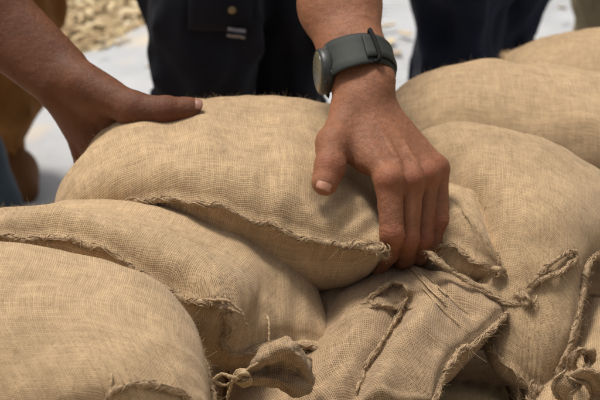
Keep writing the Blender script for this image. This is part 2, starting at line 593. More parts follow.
def grid_mesh(Tp, Bp, UVG=None):
    UVG = UVG or (Tp, Bp)
    nt, ns = Tp.shape[:2]
    idx = np.arange(nt * ns).reshape(nt, ns)
    q = lambda I: np.stack([I[:-1, :-1], I[:-1, 1:], I[1:, 1:], I[1:, :-1]], -1).reshape(-1, 4)
    top = q(idx)
    ib = idx + nt * ns
    ib[0], ib[-1], ib[:, 0], ib[:, -1] = idx[0], idx[-1], idx[:, 0], idx[:, -1]
    bot = q(ib)[:, ::-1]
    v = np.concatenate([Tp.reshape(-1, 3), Bp.reshape(-1, 3)])
    uv = np.concatenate([arc_uv(UVG[0]).reshape(-1, 2), arc_uv(UVG[1]).reshape(-1, 2) + 0.5])
    f = np.concatenate([top, bot])
    # drop the unused rim copies of the lower sheet
    used = np.zeros(len(v), bool)
    used[f.ravel()] = True
    mp = np.cumsum(used) - 1
    return v[used], mp[f], uv[used]

def grid_normals(G):
    N = np.cross(np.gradient(G, axis=1), np.gradient(G, axis=0))
    N = norm(N)
    return np.where(N[..., 2:3] < 0, -N, N)

def hem(Acc_, path, r, seed, taper=True, pitch=0.0075, fuzz=1.0, swell=0.0):
    """raw folded edge: a lumpy core, strands winding round it and a dense short nap"""
    p, s = resample(path, 0.0016)
    p = p + 0.0020 * np.stack([fbm(p * 70, seed + k, 2) for k in range(3)], 1)
    L = s[-1]
    ones = s * 0
    rr = r * (1 + 0.40 * vnoise(np.c_[s * 45, ones + 3, ones], seed) + 0.2 * vnoise(np.c_[s * 160, ones + 5, ones], seed + 1))
    rr = rr * (1 + swell * np.exp(-((L - s) / .03) ** 2))
    if taper:
        rr = rr * np.clip(np.minimum(s, L - s) / 0.006, 0.25, 1)
    v, f, uv = tube(p, rr * .72, 8, seed, 0.32, pitch, helix=0.05)
    Acc_.add(v, f, uv)
    T, N, B = frames(p)
    for k in range(7):
        ph = 2 * np.pi * (k / 7 + s / (0.034 + .011 * k)) * (1 if k % 2 else -1) + 3.2 * vnoise(np.c_[s * 90, ones + k, ones], seed + 2)
        w = rr * (.80 + .28 * vnoise(np.c_[s * 110, ones + 9 + k, ones], seed + 4))
        q = p + w[:, None] * (np.cos(ph)[:, None] * N + np.sin(ph)[:, None] * B)
        v, f, uv = tube(q, .00058 * (1 + .4 * vnoise(np.c_[s * 200, ones + k, ones], seed + 6)), 5, seed + k, 0.0)
        Acc_.add(v, f, uv)
    m = int(L * 1000 * 4.5 * fuzz)
    if m:
        g = np.random.default_rng(seed + 77)
        k = g.integers(0, len(p), m)
        a = g.uniform(0, 2 * np.pi, m)
        d = np.cos(a)[:, None] * N[k] + np.sin(a)[:, None] * B[k]
        v, f = fibres(p[k] + d * (rr[k] * .75)[:, None] + T[k] * g.normal(0, .001, (m, 1)), d, .0036, .00015, seed + 78, .75, 4)
        Acc_.add(v, f)
    return p

def make_bag(label, net, ht, hb, seed, mat=None, group='sandbags', n=(96, 72), hems=('near', 'left', 'right', 'far'), hem_r=0.0027,
             fuzz=4200, fray=300, swell=0.0, post=None, **kw):
    net = np.array([[np.array(p[1:], float) if p[0] == 'w' else W(*p) for p in row] for row in net])
    Tp, Bp, UVG = bag_grid(net, ht, hb, n, seed=seed, **kw)
    if post is not None:
        post(Tp)
    # base point
    allp = np.concatenate([Tp.reshape(-1, 3), Bp.reshape(-1, 3)])
    loc = (allp[:, 0].mean(), allp[:, 1].mean(), allp[:, 2].min())
    e = thing('sandbag', label, 'sandbag', loc, group)
    v, f, uv = grid_mesh(Tp, Bp, UVG)
    link_mesh('sack', v, f, mat or M_BUR, e, True, uv)
    edges = {'near': Tp[0], 'far': Tp[-1], 'left': Tp[:, 0], 'right': Tp[:, -1]}
    if hems:
        a = Acc()
        roots = [hem(a, edges[h], hem_r, seed * 7 + k, fuzz=(1.0 if fuzz else 0.0), swell=swell if h == 'near' else 0.0) for k, h in enumerate(hems)]
        a.link('hem', M_LIP, e)
        roots = np.concatenate(roots)
    if fuzz:
        r = np.random.default_rng(seed + 50)
        Nn = grid_normals(Tp)
        # area-weighted roots on the upper sheet
        i = r.integers(1, Tp.shape[0] - 1, fuzz)
        j = r.integers(1, Tp.shape[1] - 1, fuzz)
        P = Tp[i, j] + (Tp[i - 1, j] - Tp[i, j]) * r.random((fuzz, 1)) + (Tp[i, j - 1] - Tp[i, j]) * r.random((fuzz, 1))
        v1, f1 = fibres(P, Nn[i, j] * 0.6, 0.0036, 0.00010, seed + 51, 0.9)
        ac = Acc()
        ac.add(v1, f1)
        if hems and fray:
            k = r.integers(0, len(roots), fray)
            out = norm(roots[k] - np.array(loc) - [0, 0, 0.05])
            v2, f2 = fibres(roots[k], out * 0.7, 0.009, 0.00020, seed + 52, 0.9, 5)
            ac.add(v2, f2)
        o = ac.link('loose_fibres', M_FIB, e)
        o['kind'] = 'stuff'
    return e, Tp, Bp

from mathutils.bvhtree import BVHTree

def wrow(xs, y, z):
    ys = y if hasattr(y, '__len__') else [y] * len(xs)
    zs = z if hasattr(z, '__len__') else [z] * len(xs)
    return [('w', a, b, c) for a, b, c in zip(xs, ys, zs)]

def to_px(P):
    d = P - CAM
    z = d @ FW
    return np.stack([300 + d @ RT / z / TH * 300, 200 - d @ UP / z / TH * 300], -1)

def polyd(q, line):
    """signed distance of points q to a polyline (positive on its right)"""
    best = np.full(q.shape[:-1], 1e9)
    sg = np.ones(q.shape[:-1])
    for a, b in zip(line[:-1], line[1:]):
        a, b = np.array(a, float), np.array(b, float)
        t = np.clip(((q - a) @ (b - a)) / ((b - a) @ (b - a)), 0, 1)
        r = q - a - t[..., None] * (b - a)
        d = np.linalg.norm(r, axis=-1)
        c = np.sign((b - a)[0] * r[..., 1] - (b - a)[1] * r[..., 0])
        sg = np.where(d < best, c, sg)
        best = np.minimum(d, best)
    return best * sg

def dent_a(T):
    """hollows under the two thumbs, a swell of sand beside them"""
    q = to_px(T)
    n_ = norm(UP * .8 - FW * .6)
    amt = 0
    for cx, cy, w, dep in ((322, 194, 15, -.0075), (352, 206, 16, .0050), (292, 200, 20, .0035), (170, 122, 26, -.0060), (205, 126, 20, .0040), (140, 140, 20, .003)):
        amt = amt + dep * np.exp(-((q[..., 0] - cx) ** 2 + (q[..., 1] - cy) ** 2) / w ** 2)
    e = (q[..., 0] - 330) * .55 + (q[..., 1] - 215) * .83                      # tension folds towards the corner
    win = np.exp(-((q[..., 0] - 350) / 30) ** 2 - ((q[..., 1] - 222) / 18) ** 2)
    amt = amt + win * .0022 * np.sin(e / 3.2)
    T[2:-2, 2:-2] += n_ * amt[2:-2, 2:-2, None]

# the bag being set down
BAG_A = make_bag('plump burlap sandbag gripped by both hands, its frayed hem facing the viewer', [
    [(50, 226, -.02), (130, 203, -.045), (200, 200, -.07), (262, 225, -.085), (325, 243, -.095), (387, 250, -.10)],
    wrow([-.246, -.175, -.105, -.04, .03, .092], .04, [.588, .616, .62, .615, .612, .605]),
    wrow([-.214, -.16, -.10, -.04, .03, .098], .13, [.582, .606, .61, .61, .61, .61]),
    wrow([-.165, -.13, -.08, -.03, .03, .085], .20, [.575, .59, .60, .60, .60, .60])], .064, .108, 1, exb=.30, hem_r=.0029, swell=.9, post=dent_a, n=(130, 96))

# the bag in front of it
BAG_B = make_bag('long burlap sandbag lying between the held bag and the front left bag', [
    [(-60, 246, -.17), (0, 237, -.17), (55, 239, -.165), (110, 256, -.175), (168, 289, -.19), (226, 307, -.205)],
    wrow([-.33, -.27, -.21, -.14, -.065], -.13, [.607, .61, .61, .60, .575]) + [(232, 356, -.20)],
    wrow([-.33, -.27, -.20, -.12, -.03], -.07, [.60, .602, .60, .59, .56]) + [(282, 344, -.16)],
    wrow([-.33, -.27, -.19, -.10, -.0], -.01, [.59, .59, .59, .58, .55]) + [(339, 352, -.145)]], .055, .065, 2, ex=.42, exb=.4, pleat=.0012, swell=.4)

# front left
BAG_C = make_bag('front left burlap sandbag with the coarse weave, nearest the viewer', [
    [(-90, 450, -.40), (-10, 446, -.41), (70, 440, -.41), (145, 430, -.40), (214, 412, -.37)],
    wrow([-.36, -.29, -.22, -.14, -.068], -.33, [.640, .645, .645, .638, .612]),
    wrow([-.36, -.29, -.22, -.145, -.080], -.26, [.65, .658, .655, .638, .602]),
    wrow([-.36, -.29, -.23, -.155, -.10], -.19, [.64, .648, .645, .622, .59])], .055, .07, 3, ex=.42, pleat=.0015)

def hollow_g(T):
    """pressed in where the neighbouring bag end leans against it"""
    q = to_px(T)
    amt = .046 * np.exp(-((q[..., 0] - 448) / 40) ** 2 - ((q[..., 1] - 228) / 46) ** 2)
    edge = np.minimum(np.arange(T.shape[0]), np.arange(T.shape[0])[::-1])[:, None] * np.minimum(np.arange(T.shape[1]), np.arange(T.shape[1])[::-1])[None]
    T += norm(FW * .5 - UP * .8) * (amt * np.clip(edge / 20, 0, 1))[..., None]

# right, long bag whose corner hangs down
BAG_G = make_bag('broad burlap sandbag right of the watch hand, its hemmed corner hanging down', [
    [(498, 352, -.16), (515, 374, -.175), (530, 388, -.185), (548, 394, -.19)],
    [(466, 308, -.075), (505, 315, -.10), (545, 320, -.12), (576, 335, -.16)],
    [(440, 205, .05), (490, 205, .02), (540, 220, -.02), (592, 262, -.09)],
    [(392, 140, .15), (460, 132, .17), (540, 143, .15), (650, 210, .04)]], .05, .05, 4, pleat=.0009, post=hollow_g)

make_bag('smooth burlap sandbag behind the right one, against the dark trousers', [
    wrow([.05, .16, .28, .40, .50], .17, [.565, .57, .56, .545, .53]),
    wrow([.07, .17, .28, .40, .50], .28, [.56, .57, .56, .545, .53]),
    wrow([.10, .19, .28, .39, .48], .40, [.53, .55, .55, .535, .52])], .062, .06, 5)

make_bag('farthest burlap sandbag, top right below the khaki trousers', [
    wrow([.24, .34, .44, .55, .65], .40, [.50, .51, .515, .515, .51]),
    wrow([.25, .35, .45, .55, .65], .52, [.50, .51, .515, .515, .51]),
    wrow([.27, .36, .45, .54, .63], .66, .49)], .060, .06, 6)

# corner under the fingers
BAG_E = make_bag('rounded end of a burlap sandbag just right of the gripping fingers', [
    [(360, 268, .0), (420, 250, -.050), (447, 247, -.066), (474, 261, -.086), (499, 269, -.100)],
    wrow([.02, .08, .108, .13], .01, [.565, .570, .574, .576]) + [(497, 243, -.065)],
    wrow([.02, .07, .10, .122], .08, [.56, .57, .58, .58]) + [(482, 192, .0)]], .054, .04, 7, ex=.36, lump=.003, pleat=.0006)

# centre bottom
def fold_f(T):
    q = to_px(T)
    d = polyd(q, [(410, 296), (398, 317), (387, 334), (376, 349), (367, 365), (350, 400)])
    n_ = norm(UP * .9 - FW * .5)
    far = np.clip((q[..., 1] - 285) / 25, 0, 1)
    amt = far * (-.012 * np.exp(-(d / 9) ** 2) + .010 * np.exp(-((d + 24) / 16) ** 2) + .006 * np.exp(-((d - 22) / 12) ** 2))
    # pleats running with the cloth under the fingers
    e = (q[..., 0] - 400) * .72 - (q[..., 1] - 262) * .69
    win = np.exp(-((q[..., 0] - 445) / 38) ** 2 - ((q[..., 1] - 295) / 34) ** 2)
    amt += win * (.0030 * np.sin(e / 2.6) + .0025 * np.sin(e / 4.3 + 1))
    # creases of the loosely filled left part
    g = (q[..., 0] - 330) * .8 + (q[..., 1] - 340) * .6
    win = np.exp(-((q[..., 0] - 335) / 34) ** 2 - ((q[..., 1] - 345) / 40) ** 2)
    amt += win * (.0035 * np.sin(g / 5.0 + .03 * q[..., 1]) + .002 * np.sin(g / 2.7 + 2))
    edge = np.minimum(np.arange(T.shape[0]), np.arange(T.shape[0])[::-1])[:, None] * np.minimum(np.arange(T.shape[1]), np.arange(T.shape[1])[::-1])[None]
    T += n_ * (amt * np.clip(edge / 60, 0, 1))[..., None]

BAG_F = make_bag('flat burlap sandbag below the gripping fingers with an open rolled mouth', [
    [(240, 455, -.25), (320, 438, -.25), (395, 412, -.25), (432, 403, -.245)],
    wrow([-.07, .0, .06], -.18, [.495, .51, .54]) + [(452, 361, -.2)],
    wrow([-.07, .01, .08], -.11, [.495, .51, .55]) + [(484, 336, -.165)],
    wrow([-.07, .02, .10], [.08, .06, -.03], [.50, .535, .56]) + [(528, 296, -.12)]], .034, .05, 8, M_BUR2, ex=.36, lump=.008, pleat=.0012, n=(150, 120), post=fold_f)

make_bag('olive tinted burlap sandbag at the bottom edge under the hanging corner', [
    wrow([.03, .09, .15, .20], -.34, .45),
    wrow([.03, .09, .15, .20], -.24, .475),
    wrow([.03, .09, .15, .20], -.10, .47)], .045, .05, 9, M_BUR3)

BAG_K = make_bag('rumpled burlap sandbag at the lower right edge with a tied neck', [
    wrow([.20, .26, .32, .40], -.28, [.47, .475, .48, .48]),
    wrow([.20, .26, .32, .40], -.19, [.505, .51, .515, .51]),
    wrow([.21, .27, .33, .40], -.06, [.53, .545, .55, .55])], .045, .05, 10, lump=.012)

# the courses the pile stands on
def lower_courses():
    proto = None
    k = 0
    for lay, z in enumerate((.075, .205, .335, .445)):
        for iy, y in enumerate((-.30, -.02, .27, .54)):
            for x in (-.37, -.02, .33):
                if (lay == 3 and iy > 2) or (x < -.3 and iy >= 1 and lay > 1):
                    continue
                k += 1
                xx = x + (.06 if (lay + iy) % 2 else -.05)
                if proto is None:
                    net = [wrow([-.165, -.06, .06, .165], -.135, 0), wrow([-.17, -.06, .06, .17], 0, .0), wrow([-.165, -.06, .06, .165], .135, 0)]
                    proto, _, _ = make_bag('burlap sandbag of the lower courses beneath the visible bags', net, .066, .066, 60, n=(40, 32), fuzz=0,
                                           group='sandbags of the lower courses')
                    o = proto
                    kids = list(proto.children)
                else:
                    o = proto.copy()
                    COL.objects.link(o)
                    for c in kids:
                        d = c.copy()
                        COL.objects.link(d)
                        d.parent = o
                o.location = (xx, y + .02 * math.sin(k * 2.1), z - .065)
                o.rotation_euler = (0, 0, .12 * math.sin(k * 1.7))
lower_courses()
# ------------------------------------------------------------------ hems, mouths, ties and frayed ends
def bvh_of(bag):
    G = bag[1]
    nt, ns = G.shape[:2]
    I = np.arange(nt * ns).reshape(nt, ns)
    q = np.stack([I[:-1, :-1], I[:-1, 1:], I[1:, 1:], I[1:, :-1]], -1).reshape(-1, 4)
    return BVHTree.FromPolygons([tuple(p) for p in G.reshape(-1, 3)], [tuple(map(int, f)) for f in q])

def hit(tree, px, py, off=0.0, dflt=-.1):
    d = norm(FW + RT * ((px - 300) / 300 * TH) + UP * ((200 - py) / 300 * TH))
    r = tree.ray_cast(Vector(CAM), Vector(d))
    p = np.array(r[0]) if r[0] is not None else W(px, py, dflt)
    return p - d * off

def rope(name, pts, r, parent, mat=None, seed=0, n=None, wob=.0012, pitch=.004, helix=.18, lump=.25):
    p = spline(pts, n or max(12, 8 * len(pts)))
    p, s = resample(p, max(.0008, r * .6))
    p = p + wob * np.stack([fbm(p * 90, seed + k, 2) for k in range(3)], 1)
    rr = r * (1 + .2 * vnoise(np.c_[s * 120, s * 0, s * 0], seed)) * np.clip(np.minimum(s, s[-1] - s) / (3 * r), .35, 1)
    v, f, uv = tube(p, rr, 8, seed, lump, pitch, helix=helix)
    return link_mesh(name, v, f, mat or M_STR, parent, True, uv)

def tuft(name, c, dirn, parent, seed, size=.012, n=9, hairs=160):
    """bunched raw corner: a soft lump of doubled cloth with curled yarn ends and short nap"""
    r = np.random.default_rng(seed)
    a = Acc()
    c = np.asarray(c, float)
    dirn = norm(np.asarray(dirn, float))
    u = norm(np.cross(dirn, [.2, .3, .9]))
    w = np.cross(dirn, u)
    nu, nv = 26, 15
    v = []
    for j in range(nv):
        th = np.pi * j / (nv - 1)
        for i in range(nu):
            ph = 2 * np.pi * i / nu
            d = dirn * math.cos(th) * .75 + (u * math.cos(ph) + w * math.sin(ph) * .6) * math.sin(th) * .55
            v.append(d)
    v = np.array(v) * size
    v = v * (1 + .45 * fbm((v + c) * 170, seed, 3))[:, None] + c
    I = np.arange(nu * nv).reshape(nv, nu)
    J = np.roll(I, -1, 1)
    f = np.stack([I[:-1], J[:-1], J[1:], I[1:]], -1).reshape(-1, 4).tolist()
    a.add(v, f, np.c_[np.arange(len(v)) * .0001, np.arange(len(v)) * .0002])
    for k in range(n):
        b = v[r.integers(0, len(v))]
        d = norm(b - c + dirn * size * .3)
        t = norm(np.cross(d, r.normal(size=3)))
        pts = [b - d * size * .2, b + d * size * .15 + t * size * .15, b + t * size * .45 + d * size * .1, b + t * size * .6 - d * size * .15]
        p, s = resample(spline(pts, 24), .0009)
        tv, tf, uv = tube(p, .0008 * r.uniform(.7, 1.3) * np.clip(np.minimum(s, s[-1] - s) / .003, .4, 1), 6, seed + k, .3)
        a.add(tv, tf, uv)
    k = r.integers(0, len(v), hairs * 3)
    fv, ff = fibres(v[k], norm(v[k] - c), .0045, .00015, seed + 3, .8, 4)
    a.add(fv, ff)
    return a.link(name, M_LIP, parent)

def sheet_patch(name, net, parent, mat, thick=.0011, n=(48, 32), seed=0, crumple=.003, fscale=34, is_px=True):
    net = np.array([[np.array(p[1:], float) if p[0] == 'w' else W(*p) for p in row] for row in net]) if is_px else np.asarray(net, float)
    A, B = cr_matrix(net.shape[1], np.linspace(0, 1, n[0])), cr_matrix(net.shape[0], np.linspace(0, 1, n[1]))
    M = np.einsum('ti,ijk,sj->tsk', B, net, A)
    N = norm(np.cross(np.gradient(M, axis=1), np.gradient(M, axis=0)))
    q = M.reshape(-1, 3)
    c = (crumple * fbm(q * fscale, seed, 3)).reshape(M.shape[:2])
    Tp = M + N * (c + thick)[..., None]
    Bp = M + N * (c - thick)[..., None]
    v, f, uv = grid_mesh(Tp, Bp)
    o = link_mesh(name, v, f, mat, parent, True, uv)
    return o, Tp

TA, TB, TC_, TF, TG, TE = [bvh_of(b) for b in (BAG_A, BAG_B, BAG_C, BAG_F, BAG_G, BAG_E)]

# held bag: ragged corner by the index finger
tuft('frayed_corner', W(378, 251, -.105), (.6, -.5, -.1), BAG_A[0], 301, .013, 12, 220)

# middle bag: strings ravelling off its corner
rope('loose_string', [W(205, 300, -.212), W(226, 301, -.219), W(240, 311, -.222), W(250, 327, -.224)], .0013, BAG_B[0], M_LIP, 311)
rope('loose_string', [W(212, 303, -.214), W(231, 308, -.221), W(243, 317, -.223), W(247, 330, -.222)], .0010, BAG_B[0], M_LIP, 312)
tuft('frayed_corner', W(224, 306, -.214), (.5, -.5, -.3), BAG_B[0], 313, .012, 6, 160)
tuft('frayed_corner', W(338, 351, -.118), (.8, -.3, -.2), BAG_B[0], 314, .008, 5, 80)

# front bag: the hem of its mouth at the picture's lower edge
pts = [hit(TC_, x, y, .002) for x, y in ((104, 402), (110, 392), (124, 387), (145, 385), (166, 388), (186, 395), (203, 404))]
a_ = Acc()
hp = hem(a_, spline(pts, 60), .0034, 321)
v_, f_ = fibres(hp[::4], np.tile(-FW, (len(hp[::4]), 1)), .008, .00018, 322, .9, 5)
a_.add(v_, f_)
a_.link('mouth_hem', M_LIP, BAG_C[0])
rope('stitch', [hit(TC_, 111, 372, .001), hit(TC_, 112, 380, .003), hit(TC_, 111, 390, .002)], .0012, BAG_C[0], M_STR, 323)

# tied neck poking out between the front bag and the flat one
BAG_D = make_bag('burlap sandbag at the bottom with a gathered neck tied by pale string', [
    wrow([-.17, -.10, -.03], -.36, .50), wrow([-.17, -.10, -.03], -.28, .525), wrow([-.165, -.10, -.035], -.20, .52)], .03, .04, 11, n=(60, 50), fuzz=600)
nk, nkT = sheet_patch('neck', [
    [(243, 371, -.226), (256, 357, -.228), (270, 346, -.228), (284, 338, -.226), (300, 346, -.224), (311, 374, -.222)],
    [(241, 375, -.236), (256, 364, -.244), (272, 354, -.250), (287, 349, -.252), (301, 358, -.244), (309, 380, -.232)],
    [(240, 379, -.240), (256, 372, -.236), (272, 368, -.232), (287, 367, -.230), (299, 374, -.232), (307, 385, -.232)],
    [(242, 383, -.240), (257, 379, -.244), (273, 381, -.248), (288, 383, -.246), (299, 386, -.240), (307, 389, -.232)],
    [(244, 387, -.236), (258, 386, -.238), (274, 392, -.238), (289, 396, -.236), (299, 395, -.234), (306, 393, -.230)]], BAG_D[0], M_BUR2, seed=331, crumple=.0055, fscale=55, n=(72, 56))
a_ = Acc()
hem(a_, nkT[0], .0026, 332)
hem(a_, nkT[:, -1], .0022, 333)
a_.link('neck_hem', M_LIP, nk)
rope('tie_string', [W(267, 314, -.216), W(269, 328, -.226), W(270, 345, -.234), W(268, 356, -.245), W(256, 364, -.249), W(244, 371, -.248), W(234, 380, -.246), W(229, 392, -.246), W(226, 408, -.25)], .0012, BAG_D[0], M_STR, 334)
for k in range(3):
    cx, cy = 242 + k * 1.5, 377 + k
    ring = [W(cx + 8 * math.cos(a) * (1 - .1 * k), cy + 7 * math.sin(a), -.246 - .006 * math.sin(a + 1 + k)) for a in np.linspace(0, 5.9, 12)]
    rope('knot_turn', ring, .0017, BAG_D[0], M_STR, 335 + k)
rope('tie_string', [W(240, 380, -.250), W(233, 378, -.25), W(222, 374, -.248), W(214, 379, -.247), W(222, 385, -.248), W(236, 382, -.25)], .0016, BAG_D[0], M_STR, 339)

# flat bag: rolled-open mouth, ridge of its side seam, two loose threads
c0 = np.array([388.0, 296.0])
ring_px = np.array([(368, 302), (376, 294), (386, 287), (396, 283), (405, 285), (408, 294), (404, 303), (395, 307), (384, 306), (374, 305)], float)
rp = cr_matrix(11, np.linspace(0, 1, 61)) @ np.vstack([ring_px, ring_px[:1]])
def ring3(scale, off, shift=(0, 0)):
    q = c0 + (rp - c0) * scale + np.array(shift)
    up = np.clip((300 - rp[:, 1]) / 14, 0, 1)                # the lower lip lies flat, the upper one stands
    wv = .0016 * np.sin(np.linspace(0, 2 * np.pi, len(q)) * 7)
    return np.array([hit(TF, x, y, off * (.30 + .70 * u) + (w if off > .004 else 0)) for (x, y), u, w in zip(q, up, wv)])
lofts = [ring3(1.7, -.002, (3, -3)), ring3(1.3, .009, (1, -1)), ring3(1.0, .017), ring3(.93, .014), ring3(.85, .006), ring3(.5, .0012), ring3(.08, .001)]
G = np.array(lofts)
G = np.einsum('ti,isk->tsk', cr_matrix(len(G), np.linspace(0, 1, 34)), G)
G += .0012 * np.stack([fbm(G.reshape(-1, 3) * 80, 341 + k, 2).reshape(G.shape[:2]) for k in range(3)], -1)
G[:, -1] = G[:, 0]
I_ = np.arange(G.shape[0] * G.shape[1]).reshape(G.shape[:2])
q_ = np.stack([I_[:-1, :-1], I_[:-1, 1:], I_[1:, 1:], I_[1:, :-1]], -1).reshape(-1, 4)
mo = link_mesh('mouth', G.reshape(-1, 3), q_, M_BUR2, BAG_F[0], True, arc_uv(G).reshape(-1, 2))
a_ = Acc()
hp = hem(a_, ring3(1.0, .0155), .0017, 342, taper=False)
v_, f_ = fibres(hp[::2], np.tile(-FW, (len(hp[::2]), 1)) * .4, .009, .00018, 343, 1.0, 5)
a_.add(v_, f_)
a_.link('mouth_hem', M_LIP, mo)
a_ = Acc()
hem(a_, spline([hit(TF, x, y, o) for x, y, o in ((406, 300, .010), (398, 317, .004), (387, 334, .003), (376, 349, .003), (367, 365, .002), (357, 392, .002))], 60), .0019, 344)
a_.link('side_seam', M_LIP, BAG_F[0])
for k, line in enumerate(([(406, 268), (410, 273), (416, 280), (428, 294), (444, 310), (460, 324)], [(415, 267), (424, 273), (437, 286), (452, 300), (468, 312)], [(411, 268), (419, 277), (432, 291), (446, 303)])):
    q_ = cr_matrix(len(line), np.linspace(0, 1, 30)) @ np.array(line, float)
    pp = np.array([hit(TF, x, y, .0030) for x, y in q_])
    rope('loose_thread', pp, .00065, BAG_F[0], M_STR, 345 + 10 * k, wob=.0004)
tuft('frayed_corner', W(524, 298, -.13), (.2, -.6, .1), BAG_F[0], 347, .015, 16, 240)
tuft('frayed_corner', W(496, 269, -.106), (.6, -.5, .0), BAG_E[0], 348, .010, 8, 140)

a_ = Acc()
hem(a_, spline([W(424, 252, -.088), W(440, 262, -.098), W(460, 276, -.108), W(485, 290, -.120), W(505, 300, -.130), W(522, 306, -.138)], 60), .0028, 349)
a_.link('folded_edge', M_LIP, BAG_F[0])

# right bag: ear of hem standing off its face, ragged tip
a_ = Acc()
hp = hem(a_, spline([hit(TG, x, y, o) for x, y, o in ((526, 288, .004), (538, 277, .005), (552, 264, .006), (564, 255, .007), (574, 251, .006), (578, 257, .006), (570, 266, .007), (556, 273, .007), (541, 280, .006), (529, 287, .004))], 90), .0025, 351)
v_, f_ = fibres(hp[::3], np.tile(-FW, (len(hp[::3]), 1)) * .4, .008, .00018, 352, 1.0, 5)
a_.add(v_, f_)
a_.link('hem_ear', M_LIP, BAG_G[0])
tuft('frayed_corner', W(536, 393, -.195), (.0, -.5, -.6), BAG_G[0], 353, .013, 12, 180)

# lower right bag: its tied neck, a looped band of cloth and crumpled ends
def band(name, px, Y, wdt, seed, wdir):
    mid = np.array([W(x, y, yy) for (x, y), yy in zip(px, Y)])
    wd = norm(np.asarray(wdir, float))
    o, T = sheet_patch(name, [mid + wd * wdt * k for k in (-.5, -.17, .17, .5)], BAG_K[0], M_BUR2, .0012, (60, 14), seed, .003, 70, False)
    a = Acc()
    hem(a, T[0], .0016, seed + 5)
    hem(a, T[-1], .0016, seed + 6)
    a.link('band_hem', M_LIP, o)
band('neck_band', [(572, 372), (572, 356), (580, 347), (590, 349), (592, 360), (584, 371), (573, 377)], [-.200, -.215, -.225, -.225, -.22, -.23, -.235], .016, 361, (.25, -.8, .5))
band('neck_end', [(570, 376), (580, 372), (592, 378), (598, 392), (592, 408)], [-.235, -.245, -.245, -.24, -.24], .020, 371, (.5, -.5, .7))
band('neck_end', [(574, 378), (566, 384), (562, 394), (570, 406)], [-.235, -.24, -.24, -.24], .018, 381, (.7, -.3, -.5))
# ------------------------------------------------------------------ bodies: smooth distance fields turned into one skin
def d_cone(P, a, b, r1, r2):
    """distance to a round cone from a (radius r1) to b (radius r2)"""
    ba = b - a
    l2 = ba @ ba
    rr = r1 - r2
    a2 = l2 - rr * rr
    il2 = 1 / l2
    pa = P - a
    y = pa @ ba
    z = y - l2
    x = pa * l2 - y[:, None] * ba
    x2 = (x * x).sum(1)
    y2 = y * y * l2
    z2 = z * z * l2
    k = np.sign(rr) * rr * rr * x2
    d = (np.sqrt(x2 * a2 * il2) + y * rr) * il2 - r1
    c1 = np.sign(z) * a2 * z2 > k
    c2 = np.sign(y) * a2 * y2 < k
    d = np.where(c2, np.sqrt(x2 + y2) * il2 - r1, d)
    return np.where(c1, np.sqrt(x2 + z2) * il2 - r2, d)

def smin(a, b, k):
    h = np.maximum(k - np.abs(a - b), 0) / k
    return np.minimum(a, b) - h * h * k * 0.25

def chain(P, pts, rad, k):
    d = None
    for i in range(len(pts) - 1):
        e = d_cone(P, np.asarray(pts[i], float), np.asarray(pts[i + 1], float), rad[i], rad[i + 1])
        d = e if d is None else smin(d, e, k)
    return d

def surface(fn, lo, hi, h):
    """block-sparse sampling + surface nets"""
    lo = np.asarray(lo, float)
    B = 8
    nb = np.ceil((np.asarray(hi) - lo) / (h * B)).astype(int)
    n = nb * B + 1
    F = np.ones(n, np.float32)
    I = np.stack(np.meshgrid(*[np.arange(k) for k in nb], indexing='ij'), -1).reshape(-1, 3)
    c = fn(lo + (I + .5) * B * h)
    R = B * h * 0.9
    inside = I[c < -R]
    for i in inside:
        F[i[0] * B:i[0] * B + B + 1, i[1] * B:i[1] * B + B + 1, i[2] * B:i[2] * B + B + 1] = -1
    act = I[np.abs(c) <= R]
    off = np.stack(np.meshgrid(*[np.arange(B + 1)] * 3, indexing='ij'), -1).reshape(-1, 3)
    for k in range(0, len(act), 40):
        ijk = (act[k:k + 40, None] * B + off[None]).reshape(-1, 3)
        F[ijk[:, 0], ijk[:, 1], ijk[:, 2]] = fn(lo + ijk * h)
    neg = F < 0
    cnt = np.zeros(np.array(n) - 1, np.uint8)
    for dx in (0, 1):
        for dy in (0, 1):
            for dz in (0, 1):
                cnt += neg[dx:n[0] - 1 + dx, dy:n[1] - 1 + dy, dz:n[2] - 1 + dz]
    cells = np.argwhere((cnt > 0) & (cnt < 8))
    vid = -np.ones(cnt.shape, np.int32)
    vid[tuple(cells.T)] = np.arange(len(cells))
    acc = np.zeros((len(cells), 3))
    num = np.zeros(len(cells))
    for ax in range(3):
        o = [k for k in range(3) if k != ax]
        for p in (0, 1):
            for q in (0, 1):
                a = cells.copy()
                a[:, o[0]] += p
                a[:, o[1]] += q
                b = a.copy()
                b[:, ax] += 1
                fa, fb = F[tuple(a.T)], F[tuple(b.T)]
                m = (fa < 0) != (fb < 0)
                t = np.where(m, fa / np.where(m, fa - fb, 1), 0)
                acc += np.where(m[:, None], a + (b - a) * t[:, None], 0)
                num += m
    v = lo + acc / num[:, None] * h
    faces = []
    for ax in range(3):
        o = [k for k in range(3) if k != ax]
        A = np.take(neg, range(n[ax] - 1), ax)
        Bn = np.take(neg, range(1, n[ax]), ax)
        e = np.argwhere(A != Bn)
        e = e[(e[:, o[0]] > 0) & (e[:, o[1]] > 0) & (e[:, o[0]] < n[o[0]] - 1) & (e[:, o[1]] < n[o[1]] - 1)]
        q = []
        for p, r in ((-1, -1), (0, -1), (0, 0), (-1, 0)):
            c = e.copy()
            c[:, o[0]] += p
            c[:, o[1]] += r
            q.append(vid[tuple(c.T)])
        q = np.stack(q, 1)
        flip = A[tuple(e.T)] ^ (ax == 1)
        q[~flip] = q[~flip][:, ::-1]
        faces.append(q)
    f = np.concatenate(faces)
    return v, f[(f >= 0).all(1)]

